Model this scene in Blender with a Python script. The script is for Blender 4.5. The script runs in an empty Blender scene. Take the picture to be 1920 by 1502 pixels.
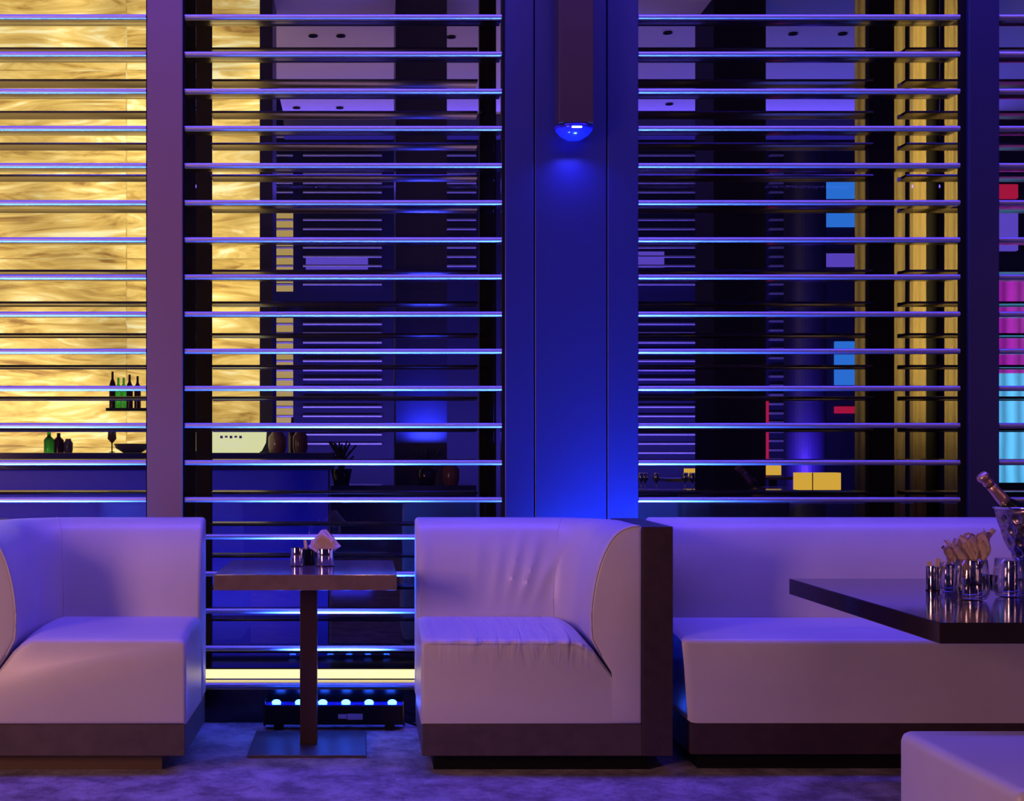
import bpy, bmesh, math, random
from mathutils import Vector, Matrix
random.seed(7)
S = bpy.context.scene
C = S.collection
PI = math.pi

# ------------------------------------------------------------------ camera
F = 2565.0           # focal length in pixels of the 1920-wide frame
EYE, CX, HY = 1.20, 680.0, 850.0
def PX(x, d): return (x - CX) * d / F          # photo measurement -> metres at depth d
def PZ(y, d): return EYE - (y - HY) * d / F

cd = bpy.data.cameras.new('camera'); cam = bpy.data.objects.new('camera', cd); C.objects.link(cam)
cd.sensor_fit = 'HORIZONTAL'; cd.sensor_width = 36.0; cd.lens = F / 1920 * 36
cd.shift_x = (960 - CX) / 1920; cd.shift_y = (HY - 751) / 1920
cd.clip_end = 100
cam.location = (0, 0, EYE); cam.rotation_euler = (PI / 2, 0, 0)
S.camera = cam
S.view_settings.view_transform = 'Standard'; S.view_settings.look = 'None'
S.view_settings.exposure = 0.12; S.view_settings.gamma = 1.0
S.view_settings.use_curve_mapping = False

# ------------------------------------------------------------------ world
w = bpy.data.worlds.new('world'); S.world = w; w.use_nodes = True
w.node_tree.nodes['Background'].inputs[0].default_value = (0.10, 0.05, 0.44, 1)
w.node_tree.nodes['Background'].inputs[1].default_value = 0.07

# ------------------------------------------------------------------ lights
def area(name, loc, size, col, power, target=None, spread=180):
    l = bpy.data.lights.new(name, 'AREA'); l.shape = 'RECTANGLE'
    l.size, l.size_y = size; l.color = col; l.energy = power; l.spread = math.radians(spread)
    o = bpy.data.objects.new(name, l); C.objects.link(o); o.location = loc
    if target is not None:
        d = Vector(target) - Vector(loc)
        o.rotation_euler = d.to_track_quat('-Z', 'Y').to_euler()
    return o
def point(name, loc, rad, col, power):
    l = bpy.data.lights.new(name, 'POINT'); l.shadow_soft_size = rad; l.color = col; l.energy = power
    o = bpy.data.objects.new(name, l); C.objects.link(o); o.location = loc; return o

BLUE = (0.045, 0.06, 1.0)
VIOL = (0.20, 0.10, 1.0)
WARM = (1.0, 0.50, 0.22)
# row of warm ceiling lamps on the camera side of the lounge
for i, lx in enumerate((-3.1, -1.57, 0.08, 1.9, 3.96, 5.5)):
    point('warm_lamp_light', (lx, -2.0, 6.75), 0.05, (1.0, 0.50, 0.34), 105 if lx < 3 else 60)
area('left_lounge_light', (-4.9, 0.2, 1.9), (1.2, 2.0), (1.0, 0.46, 0.42), 150, (0.2, 5.6, 0.7))
area('right_fill_light', (7.6, -0.8, 2.3), (1.2, 2.0), (1.0, 0.40, 0.62), 18, (0.6, 5.6, 0.8))  # unseen soft panel added to fill the seat fronts from the right
# blue spots washing down on the seats
area('blue_wash_light', (0.9, 5.50, 4.2), (6.2, 0.5), (0.08, 0.045, 1.0), 95, (0.9, 5.5, 0), 120)
# blue LED bars on the floor along the window
for i, (x0, x1, p) in enumerate(((-2.2, -1.3, 62), (-0.30, 0.06, 42), (0.95, 1.40, 60))):
    area('led_bar_light', ((x0 + x1) / 2, 5.94, 0.135), (x1 - x0, 0.03), (0.03, 0.11, 1.0), p, ((x0 + x1) / 2, 6.02, 3), 80)
# the room beyond the glass
area('bar_foot_light', (-2.2, 7.45, 0.25), (4.5, 0.1), (0.03, 0.03, 1.0), 24, (-2.2, 8.1, 0.9))
area('far_ceiling_fill', (0.0, 10.0, 1.6), (3.0, 0.8), (0.85, 0.45, 0.75), 19, (0.4, 10.6, 4.2))  # unseen panel facing up, added to brighten the far ceiling
area('far_ceiling_blue_fill', (4.2, 10.6, 1.6), (2.4, 0.6), (0.11, 0.13, 1.0), 42, (4.0, 11.4, 4.2))  # unseen blue panel added for the right part of that ceiling
area('cove_light', (2.0, 12.3, 3.6), (9.0, 0.1), (0.14, 0.08, 1.0), 70, (2.0, 11.9, 4.4))

# ------------------------------------------------------------------ materials
def mat(name, col, rough=0.5, metal=0.0, bump=None, var=None, spec=0.5, coat=0.0):
    m = bpy.data.materials.new(name); m.use_nodes = True
    nt = m.node_tree; b = nt.nodes['Principled BSDF']
    b.inputs['Base Color'].default_value = (*col, 1); b.inputs['Roughness'].default_value = rough
    b.inputs['Metallic'].default_value = metal
    b.inputs['Specular IOR Level'].default_value = spec
    b.inputs['Coat Weight'].default_value = coat
    tc = nt.nodes.new('ShaderNodeTexCoord')
    if var:
        sc, amt = var
        n = nt.nodes.new('ShaderNodeTexNoise'); n.inputs['Scale'].default_value = sc; n.inputs['Detail'].default_value = 5
        r = nt.nodes.new('ShaderNodeValToRGB')
        r.color_ramp.elements[0].position = .35; r.color_ramp.elements[1].position = .65
        r.color_ramp.elements[0].color = (*[c * (1 - amt) for c in col], 1)
        r.color_ramp.elements[1].color = (*[min(1, c * (1 + amt)) for c in col], 1)
        nt.links.new(tc.outputs['Object'], n.inputs['Vector']); nt.links.new(n.outputs['Fac'], r.inputs['Fac'])
        nt.links.new(r.outputs['Color'], b.inputs['Base Color'])
    if bump:
        sc, st, dist = bump
        n = nt.nodes.new('ShaderNodeTexNoise'); n.inputs['Scale'].default_value = sc; n.inputs['Detail'].default_value = 4
        bp = nt.nodes.new('ShaderNodeBump'); bp.inputs['Strength'].default_value = st; bp.inputs['Distance'].default_value = dist
        nt.links.new(tc.outputs['Object'], n.inputs['Vector']); nt.links.new(n.outputs['Fac'], bp.inputs['Height'])
        nt.links.new(bp.outputs['Normal'], b.inputs['Normal'])
    return m
def emis(name, col, s):
    m = bpy.data.materials.new(name); m.use_nodes = True
    b = m.node_tree.nodes['Principled BSDF']
    b.inputs['Base Color'].default_value = (0.02, 0.02, 0.02, 1)
    b.inputs['Emission Color'].default_value = (*col, 1); b.inputs['Emission Strength'].default_value = s
    return m

M = {}
M['leather'] = mat('pale_leather', (0.62, 0.60, 0.62), 0.36, 0, (260, .12, .002), (2.5, .05))
m = mat('creased_pale_leather', (0.62, 0.60, 0.62), 0.36); M['creased'] = m
nt = m.node_tree; b = nt.nodes['Principled BSDF']; L = nt.links.new
tc = nt.nodes.new('ShaderNodeTexCoord'); mp = nt.nodes.new('ShaderNodeMapping'); mp.inputs['Scale'].default_value = (24, 3, 4.5); mp.inputs['Rotation'].default_value = (0, .12, 0)
L(tc.outputs['Object'], mp.inputs[0])
nz = nt.nodes.new('ShaderNodeTexNoise'); nz.inputs['Scale'].default_value = 1; nz.inputs['Detail'].default_value = 2; nz.inputs['Distortion'].default_value = .5; L(mp.outputs[0], nz.inputs['Vector'])
sx = nt.nodes.new('ShaderNodeSeparateXYZ'); L(tc.outputs['Object'], sx.inputs[0])
fz = nt.nodes.new('ShaderNodeMapRange'); fz.interpolation_type = 'SMOOTHSTEP'; fz.inputs['From Min'].default_value = .37; fz.inputs['From Max'].default_value = .475; L(sx.outputs['Z'], fz.inputs[0])
fx = nt.nodes.new('ShaderNodeMapRange'); fx.inputs['From Min'].default_value = .0; fx.inputs['From Max'].default_value = .6; fx.inputs['To Min'].default_value = .35; fx.inputs['To Max'].default_value = 1.15; L(sx.outputs['X'], fx.inputs[0])
m1 = nt.nodes.new('ShaderNodeMath'); m1.operation = 'MULTIPLY'; L(fz.outputs[0], m1.inputs[0]); L(fx.outputs[0], m1.inputs[1])
m2 = nt.nodes.new('ShaderNodeMath'); m2.operation = 'MULTIPLY'; L(m1.outputs[0], m2.inputs[0]); L(nz.outputs['Fac'], m2.inputs[1])
bp = nt.nodes.new('ShaderNodeBump'); bp.inputs['Strength'].default_value = .9; bp.inputs['Distance'].default_value = .016
L(m2.outputs[0], bp.inputs['Height']); L(bp.outputs[0], b.inputs['Normal'])
M['plinth'] = mat('brown_wood_veneer', (0.085, 0.06, 0.062), 0.45, 0, (60, .1, .001), (14, .15))
M['panel'] = mat('dark_wood_panel', (0.05, 0.028, 0.03), 0.5, 0, None, (20, .15))
M['base'] = mat('recessed_base_wood', (0.10, 0.06, 0.035), 0.7)
M['seam'] = mat('cream_piping', (0.66, 0.62, 0.62), 0.4)
M['nose'] = mat('satin_steel_nose', (0.62, 0.62, 0.66), 0.48, 1.0)
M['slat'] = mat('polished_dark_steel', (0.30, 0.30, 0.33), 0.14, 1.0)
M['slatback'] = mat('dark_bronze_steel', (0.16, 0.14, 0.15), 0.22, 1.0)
M['post'] = mat('navy_post_paint', (0.02, 0.022, 0.09), 0.4, 0.1, (300, .08, .001))
M['mullion'] = mat('painted_mullion', (0.25, 0.155, 0.15), 0.5, 0, (300, .08, .001))
M['pillar'] = mat('satin_pillar_panel', (0.028, 0.034, 0.15), 0.38, 0.1, (300, .08, .001))
M['black'] = mat('matt_black', (0.006, 0.006, 0.008), 0.7, spec=0.15)
M['gloss_black'] = mat('gloss_black_frame', (0.010, 0.010, 0.014), 0.15)
M['sconce'] = mat('bronze_sconce', (0.075, 0.045, 0.045), 0.45, 0.2, (300, .06, .001))
M['table'] = mat('dark_oak_table', (0.19, 0.135, 0.14), 0.12, 0, None, (18, .12), spec=.9)
M['tabledark'] = mat('dark_lacquer_table', (0.022, 0.014, 0.018), 0.09, 0, None, None)
M['leg'] = mat('brown_steel_leg', (0.055, 0.028, 0.026), 0.35, 0.3)
M['plate'] = mat('polished_base_plate', (0.14, 0.12, 0.14), 0.42, 0.8)
M['chrome'] = mat('polished_chrome', (0.85, 0.82, 0.8), 0.09, 1.0)
M['paper'] = mat('paper_napkin', (0.95, 0.76, 0.62), 0.8, 0, (90, .3, .002))
M['packet'] = mat('paper_packet', (0.82, 0.66, 0.50), 0.7, 0, (70, .2, .001))
M['hammered'] = mat('hammered_pewter', (0.42, 0.34, 0.36), 0.28, 0.9)
M['foil'] = mat('rose_gold_foil', (0.85, 0.55, 0.42), 0.33, 0.75, (120, .5, .002))
M['foilband'] = mat('dark_foil_band', (0.15, 0.07, 0.07), 0.4, 0.6)
M['bottleglass'] = mat('dark_bottle_glass', (0.01, 0.02, 0.012), 0.08)
M['ceilpaint'] = mat('ceiling_plaster', (0.60, 0.54, 0.58), 0.8)
M['navy'] = mat('navy_column_paint', (0.03, 0.03, 0.08), 0.45)
M['barfront'] = mat('bar_front_lacquer', (0.07, 0.09, 0.34), 0.35)
M['bartop'] = mat('bar_top_stone', (0.03, 0.03, 0.05), 0.12)
M['curtain'] = mat('beige_curtain_fabric', (0.50, 0.40, 0.20), 0.85)
M['farfloor'] = mat('far_floor_carpet', (0.16, 0.12, 0.15), 0.6, 0, None, (3, .2))
M['ledglow'] = emis('led_lens', (0.02, 0.10, 1.0), 26)
M['strip'] = emis('warm_strip_light', (1.0, 0.80, 0.36), 1.35)
M['lampglow'] = emis('amber_lantern', (0.85, 0.48, 0.05), 0.9)
M['drumglow'] = emis('cream_light_bowl', (0.80, 0.80, 0.42), 1.0)
M['cyanglow'] = emis('cyan_lit_screen', (0.03, 0.22, 0.9), 0.8)
M['violetglow'] = emis('violet_lit_screen', (0.18, 0.10, 0.9), 0.6)
M['redglow'] = emis('red_light', (0.7, 0.01, 0.06), 0.6)
M['pinkglow'] = emis('pink_light', (1.0, 0.01, 0.22), 0.9)
M['bulb'] = emis('warm_bulb', (1.0, 0.6, 0.25), 8)
M['sconceled'] = emis('sconce_led', (0.35, 0.55, 1.0), 4)
M['green'] = mat('green_bottle_glass', (0.05, 0.55, 0.12), 0.1)
M['green'].node_tree.nodes['Principled BSDF'].inputs['Transmission Weight'].default_value = .8
M['brownglass'] = mat('brown_bottle_glass', (0.06, 0.015, 0.02), 0.1)
M['bluegrey'] = mat('blue_grey_ceramic', (0.12, 0.12, 0.25), 0.3)
M['rosevase'] = mat('rose_glass_vase', (0.16, 0.07, 0.07), 0.15)
M['foliage'] = mat('dark_foliage', (0.02, 0.02, 0.02), 0.6)
M['farwall'] = mat('far_wall_paint', (0.004, 0.005, 0.05), 0.6)
M['sticker'] = mat('pale_sticker', (0.35, 0.35, 0.6), 0.5)
M['bluelens'] = mat('blue_lamp_glass', (0.04, 0.04, 0.6), 0.15)

# carpet
m = mat('mottled_carpet', (0.3, 0.27, 0.32), 0.9); M['carpet'] = m
nt = m.node_tree; b = nt.nodes['Principled BSDF']; tc = nt.nodes.new('ShaderNodeTexCoord')
mp = nt.nodes.new('ShaderNodeMapping'); mp.inputs['Scale'].default_value = (2.2, 2.0, 1)
n1 = nt.nodes.new('ShaderNodeTexNoise'); n1.inputs['Scale'].default_value = 3.0; n1.inputs['Detail'].default_value = 9; n1.inputs['Roughness'].default_value = .72; n1.inputs['Distortion'].default_value = .15
r1 = nt.nodes.new('ShaderNodeValToRGB'); r1.color_ramp.elements[0].position = .40; r1.color_ramp.elements[1].position = .62
r1.color_ramp.elements[0].color = (.19, .16, .19, 1); r1.color_ramp.elements[1].color = (.48, .44, .50, 1)
n2 = nt.nodes.new('ShaderNodeTexNoise'); n2.inputs['Scale'].default_value = 160; n2.inputs['Detail'].default_value = 3
bp = nt.nodes.new('ShaderNodeBump'); bp.inputs['Strength'].default_value = .9; bp.inputs['Distance'].default_value = .008
L = nt.links.new
L(tc.outputs['Object'], mp.inputs[0]); L(mp.outputs[0], n1.inputs['Vector']); L(n1.outputs['Fac'], r1.inputs[0]); L(r1.outputs[0], b.inputs['Base Color'])
L(tc.outputs['Object'], n2.inputs['Vector']); L(n2.outputs['Fac'], bp.inputs['Height']); L(bp.outputs[0], b.inputs['Normal'])

# glass pane: clear with mirror-like reflection growing at grazing angles
m = bpy.data.materials.new('clear_glass'); m.use_nodes = True; M['glass'] = m
nt = m.node_tree; nt.nodes.clear(); L = nt.links.new
out = nt.nodes.new('ShaderNodeOutputMaterial'); mx = nt.nodes.new('ShaderNodeMixShader')
tr = nt.nodes.new('ShaderNodeBsdfTransparent'); gl = nt.nodes.new('ShaderNodeBsdfGlossy'); gl.inputs['Roughness'].default_value = 0.0
tr.inputs[0].default_value = (.93, .94, .95, 1)
lw = nt.nodes.new('ShaderNodeLayerWeight'); lw.inputs['Blend'].default_value = .5
p = nt.nodes.new('ShaderNodeMath'); p.operation = 'POWER'; p.inputs[1].default_value = 5
q = nt.nodes.new('ShaderNodeMath'); q.operation = 'MULTIPLY_ADD'; q.inputs[1].default_value = .9; q.inputs[2].default_value = .065
L(lw.outputs['Facing'], p.inputs[0]); L(p.outputs[0], q.inputs[0]); L(q.outputs[0], mx.inputs[0])
L(tr.outputs[0], mx.inputs[1]); L(gl.outputs[0], mx.inputs[2]); L(mx.outputs[0], out.inputs[0])
# drinking glass
def thin_glass(name, base, k, pw):
    m = bpy.data.materials.new(name); m.use_nodes = True
    nt = m.node_tree; nt.nodes.clear(); L = nt.links.new
    out = nt.nodes.new('ShaderNodeOutputMaterial'); mx = nt.nodes.new('ShaderNodeMixShader')
    tr = nt.nodes.new('ShaderNodeBsdfTransparent'); gl = nt.nodes.new('ShaderNodeBsdfGlossy'); gl.inputs['Roughness'].default_value = 0.03
    tr.inputs[0].default_value = (.96, .96, .98, 1)
    lw = nt.nodes.new('ShaderNodeLayerWeight'); lw.inputs['Blend'].default_value = .5
    p = nt.nodes.new('ShaderNodeMath'); p.operation = 'POWER'; p.inputs[1].default_value = pw
    q = nt.nodes.new('ShaderNodeMath'); q.operation = 'MULTIPLY_ADD'; q.inputs[1].default_value = k; q.inputs[2].default_value = base
    L(lw.outputs['Facing'], p.inputs[0]); L(p.outputs[0], q.inputs[0]); L(q.outputs[0], mx.inputs[0])
    L(tr.outputs[0], mx.inputs[1]); L(gl.outputs[0], mx.inputs[2]); L(mx.outputs[0], out.inputs[0])
    return m
M['tumbler'] = thin_glass('drinking_glass', .07, .9, 2.6)

# backlit veined onyx wall
m = bpy.data.materials.new('backlit_onyx'); m.use_nodes = True; M['onyx'] = m
nt = m.node_tree; b = nt.nodes['Principled BSDF']; L = nt.links.new
tc = nt.nodes.new('ShaderNodeTexCoord')
sx = nt.nodes.new('ShaderNodeSeparateXYZ'); L(tc.outputs['Object'], sx.inputs[0])
cb = nt.nodes.new('ShaderNodeCombineXYZ'); L(sx.outputs['X'], cb.inputs['X']); L(sx.outputs['Z'], cb.inputs['Y'])
br = nt.nodes.new('ShaderNodeTexBrick'); L(cb.outputs[0], br.inputs['Vector'])
br.inputs['Scale'].default_value = 1; br.inputs['Brick Width'].default_value = 1.554; br.inputs['Row Height'].default_value = .62
br.inputs['Mortar Size'].default_value = .004; br.inputs['Color1'].default_value = (.25, .25, .25, 1); br.inputs['Color2'].default_value = (.9, .9, .9, 1)
br.inputs['Mortar'].default_value = (.4, .4, .4, 1); br.offset = 0
# grain: stretched, distorted noise shifted per slab
mp = nt.nodes.new('ShaderNodeMapping'); mp.inputs['Scale'].default_value = (.75, 4.2, 1)
ad = nt.nodes.new('ShaderNodeVectorMath'); ad.operation = 'MULTIPLY_ADD'
L(br.outputs['Color'], ad.inputs[0]); ad.inputs[1].default_value = (3, 1.3, 5); L(cb.outputs[0], ad.inputs[2])
L(ad.outputs[0], mp.inputs[0])
nz = nt.nodes.new('ShaderNodeTexNoise'); nz.inputs['Scale'].default_value = 1.7; nz.inputs['Detail'].default_value = 8; nz.inputs['Roughness'].default_value = .62; nz.inputs['Distortion'].default_value = 2.0
L(mp.outputs[0], nz.inputs['Vector'])
rp = nt.nodes.new('ShaderNodeValToRGB'); cr = rp.color_ramp
cr.elements[0].position = .33; cr.elements[0].color = (.28, .14, .025, 1)
cr.elements[1].position = .66; cr.elements[1].color = (.98, .84, .40, 1)
e = cr.elements.new(.44); e.color = (.60, .37, .075, 1)
e = cr.elements.new(.55); e.color = (.80, .54, .14, 1)
L(nz.outputs['Fac'], rp.inputs[0])
# soft patches of stronger backlight
n3 = nt.nodes.new('ShaderNodeTexNoise'); n3.inputs['Scale'].default_value = 1.1; n3.inputs['Detail'].default_value = 2
L(cb.outputs[0], n3.inputs['Vector'])
mr = nt.nodes.new('ShaderNodeMapRange'); mr.inputs['From Min'].default_value = .35; mr.inputs['From Max'].default_value = .65
mr.inputs['To Min'].default_value = .8; mr.inputs['To Max'].default_value = 1.9
L(n3.outputs['Fac'], mr.inputs[0])
sm = nt.nodes.new('ShaderNodeMath'); sm.operation = 'LESS_THAN'; sm.inputs[1].default_value = .5
L(br.outputs['Fac'], sm.inputs[0])
mm = nt.nodes.new('ShaderNodeMapRange'); mm.inputs['To Min'].default_value = .72; mm.inputs['To Max'].default_value = 1.0; L(sm.outputs[0], mm.inputs[0])
mu = nt.nodes.new('ShaderNodeMath'); mu.operation = 'MULTIPLY'; L(mr.outputs[0], mu.inputs[0]); L(mm.outputs[0], mu.inputs[1])
b.inputs['Base Color'].default_value = (.3, .2, .08, 1); b.inputs['Roughness'].default_value = .3
L(rp.outputs[0], b.inputs['Emission Color']); L(mu.outputs[0], b.inputs['Emission Strength'])

# coloured drapes in the last window: cyan at the foot to pink above (coloured light put into the cloth as emission)
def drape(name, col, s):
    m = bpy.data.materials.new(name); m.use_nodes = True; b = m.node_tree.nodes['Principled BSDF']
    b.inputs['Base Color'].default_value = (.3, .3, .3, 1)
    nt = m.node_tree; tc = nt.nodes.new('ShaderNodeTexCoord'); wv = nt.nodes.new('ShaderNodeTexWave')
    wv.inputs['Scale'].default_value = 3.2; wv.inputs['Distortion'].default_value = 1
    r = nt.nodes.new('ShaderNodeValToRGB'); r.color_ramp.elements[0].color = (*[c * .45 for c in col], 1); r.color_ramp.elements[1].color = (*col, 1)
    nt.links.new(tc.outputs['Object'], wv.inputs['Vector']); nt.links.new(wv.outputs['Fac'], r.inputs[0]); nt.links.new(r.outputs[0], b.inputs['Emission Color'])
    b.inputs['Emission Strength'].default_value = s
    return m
M['drape_cyan'] = drape('cyan_emissive_drape', (.12, .55, 1.0), 1.1)
M['drape_violet'] = drape('violet_emissive_drape', (.28, .12, 1.0), .8)
M['drape_pink'] = drape('magenta_emissive_drape', (.55, .02, .60), .7)

# ------------------------------------------------------------------ mesh helpers
def obj(name, bm, m, parent=None, loc=(0, 0, 0), smooth=False):
    me = bpy.data.meshes.new(name); bmesh.ops.recalc_face_normals(bm, faces=bm.faces); bm.to_mesh(me); bm.free()
    if smooth:
        me.shade_smooth()
        for p in me.polygons: p.use_smooth = True
    me.materials.append(M[m] if isinstance(m, str) else m)
    o = bpy.data.objects.new(name, me); C.objects.link(o); o.location = loc
    if parent: o.parent = parent
    return o
def autosmooth(o, ang=35):
    me = o.data
    for p in me.polygons: p.use_smooth = True
    me.set_sharp_from_angle(angle=math.radians(ang)); return o
def thing(name, label, cat, loc=(0, 0, 0), group=None, rz=0):
    o = bpy.data.objects.new(name, None); C.objects.link(o); o.location = loc; o.rotation_euler = (0, 0, rz)
    o.empty_display_size = .1
    return tag(o, label, cat, group)
def tag(o, label=None, cat=None, group=None, kind=None):
    if label: o['label'] = label
    if cat: o['category'] = cat
    if group: o['group'] = group
    if kind: o['kind'] = kind
    return o
def box(bm, x0, x1, y0, y1, z0, z1):
    v = [bm.verts.new(c) for c in ((x0, y0, z0), (x1, y0, z0), (x1, y1, z0), (x0, y1, z0), (x0, y0, z1), (x1, y0, z1), (x1, y1, z1), (x0, y1, z1))]
    for f in ((0, 3, 2, 1), (4, 5, 6, 7), (0, 1, 5, 4), (1, 2, 6, 5), (2, 3, 7, 6), (3, 0, 4, 7)):
        bm.faces.new([v[i] for i in f])
    return bm
def B(*a, bev=0, seg=2):
    bm = box(bmesh.new(), *a)
    if bev: bmesh.ops.bevel(bm, geom=bm.edges[:], offset=bev, segments=seg, profile=.5, affect='EDGES')
    return bm
def struct(name, bm, m, **k):
    o = obj(name, bm, m, **k); o['kind'] = 'structure'; return o
def lathe(prof, n=32, close=True, cx=0, cy=0):
    bm = bmesh.new(); rings = []
    for r, z in prof:
        if r < 1e-5: rings.append([bm.verts.new((cx, cy, z))])
        else: rings.append([bm.verts.new((cx + r * math.cos(2 * PI * i / n), cy + r * math.sin(2 * PI * i / n), z)) for i in range(n)])
    for a, b_ in zip(rings, rings[1:]):
        for i in range(n):
            j = (i + 1) % n
            if len(a) == 1 and len(b_) == 1: break
            if len(a) == 1: bm.faces.new((a[0], b_[i], b_[j]))
            elif len(b_) == 1: bm.faces.new((a[i], a[j], b_[0]))
            else: bm.faces.new((a[i], a[j], b_[j], b_[i]))
    return bm
def tube(bm, pts, r, n=8):
    pts = [Vector(p) for p in pts]; rings = []
    for i, p in enumerate(pts):
        t = (pts[min(i + 1, len(pts) - 1)] - pts[max(i - 1, 0)]).normalized()
        u = t.cross(Vector((0, 0, 1)));
        if u.length < .05: u = t.cross(Vector((0, 1, 0)))
        u.normalize(); v = t.cross(u)
        rings.append([bm.verts.new(p + r * (math.cos(2 * PI * k / n) * u + math.sin(2 * PI * k / n) * v)) for k in range(n)])
    for a, b_ in zip(rings, rings[1:]):
        for k in range(n): bm.faces.new((a[k], a[(k + 1) % n], b_[(k + 1) % n], b_[k]))
    bm.faces.new(rings[0]); bm.faces.new(rings[-1][::-1]); return bm
def bridge(bm, rings, cap=True):
    for a, b_ in zip(rings, rings[1:]):
        n = len(a)
        for i in range(n):
            j = (i + 1) % n
            bm.faces.new((a[i], a[j], b_[j], b_[i]))
    if cap:
        bm.faces.new(rings[0]); bm.faces.new(rings[-1][::-1])
def inset(poly, d, lock=()):
    n = len(poly); A = sum(poly[i][0] * poly[(i + 1) % n][1] - poly[(i + 1) % n][0] * poly[i][1] for i in range(n))
    sgn = 1 if A > 0 else -1; out = []
    for i in range(n):
        a, b_, c = Vector(poly[i - 1]), Vector(poly[i]), Vector(poly[(i + 1) % n])
        e1 = (b_ - a).normalized(); e2 = (c - b_).normalized()
        n1 = Vector((-e1.y, e1.x)) * sgn; n2 = Vector((-e2.y, e2.x)) * sgn
        m_ = n1 + n2
        m_ = m_ / max(.5, m_.length_squared / 2) if m_.length > 1e-6 else n1
        o = b_ + m_ * d
        if i in lock: o = Vector((b_.x, b_.y))
        out.append((o.x, o.y))
    return out

# ------------------------------------------------------------------ setting
GY = 6.63            # glass plane
LF = 6.05            # louvre noses, lounge side
LB = 2 * GY - LF     # louvre noses, far side
struct('floor', B(-6, 7, -3, 6.12, -.05, 0), 'carpet')
struct('floor_far', B(-9, 14, 6.12, 26, -.05, 0), 'farfloor')

# pillar: three satin panels with narrow joints
PXL, PXR = PX(947, LF), PX(1197, LF)
pil = obj('pillar', B(PXL, PXR, LF + .03, LF + .20, 0, 5.5), 'gloss_black'); pil['kind'] = 'structure'
for a, b_ in ((PXL, PX(1001, LF)), (PX(1003, LF), PX(1137, LF)), (PX(1139, LF), PXR)):
    obj('panel', B(a, b_, LF, LF + .03, 0, 5.5, bev=.004, seg=2), 'pillar', pil)
struct('trim_1', B(PX(277, LF), PX(343, LF), LF - .02, LF + .035, 0, 5.5, bev=.003), 'mullion')
struct('trim_2', B(PX(1813, LF), PX(1870, LF), LF - .02, LF + .035, 0, 5.5, bev=.003), 'post')
struct('trim_3', B(PX(277, LF), PX(343, LF), LB - .035, LB + .02, 0, 5.5), 'black')
struct('trim_4', B(PX(1625, LB), PX(1672, LB), LB - .035, LB + .02, 0, 5.5), 'black')
struct('trim_5', B(PX(898, LB), PX(929, LB), LB - .035, LB + .02, 0, 5.5), 'black')
# dark frames beside the posts
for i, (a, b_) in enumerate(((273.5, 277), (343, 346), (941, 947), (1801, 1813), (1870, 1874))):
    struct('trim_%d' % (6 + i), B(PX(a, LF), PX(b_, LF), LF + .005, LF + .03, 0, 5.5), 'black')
# black sill box along the foot of the glass
struct('baseboard_back', B(-5, PXL, 6.10, 7.16, 0, PZ(1293, 6.10)), 'gloss_black')
struct('baseboard_right', B(PXR, 6, 6.10, 7.16, 0, PZ(1293, 6.10)), 'gloss_black')

WIN = [(-3.2, PX(273.5, LF)), (PX(346, LF), PX(941, LF)), (PX(1197.5, LF), PX(1801, LF)), (PX(1874, LF), 4.6)]
WN = ['leftmost', 'second', 'third', 'rightmost']
for i, (a, b_) in enumerate(WIN):
    struct('window_%d' % (i + 1), B(a - .02, b_ + .02, GY - .006, GY + .006, PZ(1293, 6.1), 5.3), 'glass')

def slat_bm(x0, x1, z, yn, sgn):
    # rounded nose with a thinner blade behind, seen in (y,z); sgn=+1: blade runs away from the camera
    r = .0115; sec = []
    for k in range(13):
        a = PI / 2 + PI * k / 12
        sec.append((r + r * math.cos(a), r * math.sin(a)))
    sec += [(.022, -.0115), (.030, -.008), (.123, -.006), (.125, 0), (.123, .006), (.030, .008), (.022, .0115)]
    bm = bmesh.new(); rings = []
    for x in (x0, x1):
        rings.append([bm.verts.new((x, yn + sgn * y, z + zz)) for y, zz in sec])
    bridge(bm, rings)
    for f in bm.faces:
        if len(f.verts) == 4 and abs(f.calc_center_median().y - yn) < .0225: f.material_index = 1
    return bm
YS = [30.5 + 69.75 * k for k in range(-2, 19)]
labels_f = ['louvre screen of polished steel slats before the glowing onyx, left of the mauve post',
            'louvre screen of polished steel slats behind the small square table, left of the pillar',
            'louvre screen of polished steel slats behind the banquette, right of the pillar',
            'louvre screen of polished steel slats at the right edge, before the cyan and pink drapes']
labels_b = ['darker rear louvre screen seen against the onyx wall at far left',
            'darker rear louvre screen beyond the glass behind the small square table',
            'darker rear louvre screen beyond the glass behind the banquette',
            'darker rear louvre screen beyond the glass at the right edge']
for i, (a, b_) in enumerate(WIN):
    t = thing('louver_screen', labels_f[i], 'louvre screen', ((a + b_) / 2, LF, 0), 'louvre screens on the lounge side')
    for y in YS:
        autosmooth(obj('slat', slat_bm(a - (a + b_) / 2, b_ - (a + b_) / 2, PZ(y, LF), 0, 1), 'slat', t)).data.materials.append(M['nose'])
    bb = PX(892, LB) if i == 1 else b_
    t = thing('louver_screen', labels_b[i], 'louvre screen', ((a + bb) / 2, LB, 0), 'louvre screens on the far side of the glass')
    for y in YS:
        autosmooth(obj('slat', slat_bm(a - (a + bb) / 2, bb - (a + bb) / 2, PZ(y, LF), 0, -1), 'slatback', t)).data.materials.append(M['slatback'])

# warm strip light just above the sill
t = thing('strip_light', 'glowing cream strip light low in the window behind the small square table', 'light', (0, 6.22, PZ(1273, 6.2)))
hx = .039
obj('diffuser', B(WIN[1][0], WIN[1][1], -.01, .01, 0, hx, bev=.002), 'strip', t)
obj('housing', B(WIN[1][0], WIN[1][1], .01, .03, -.004, hx + .004), 'black', t)

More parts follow.
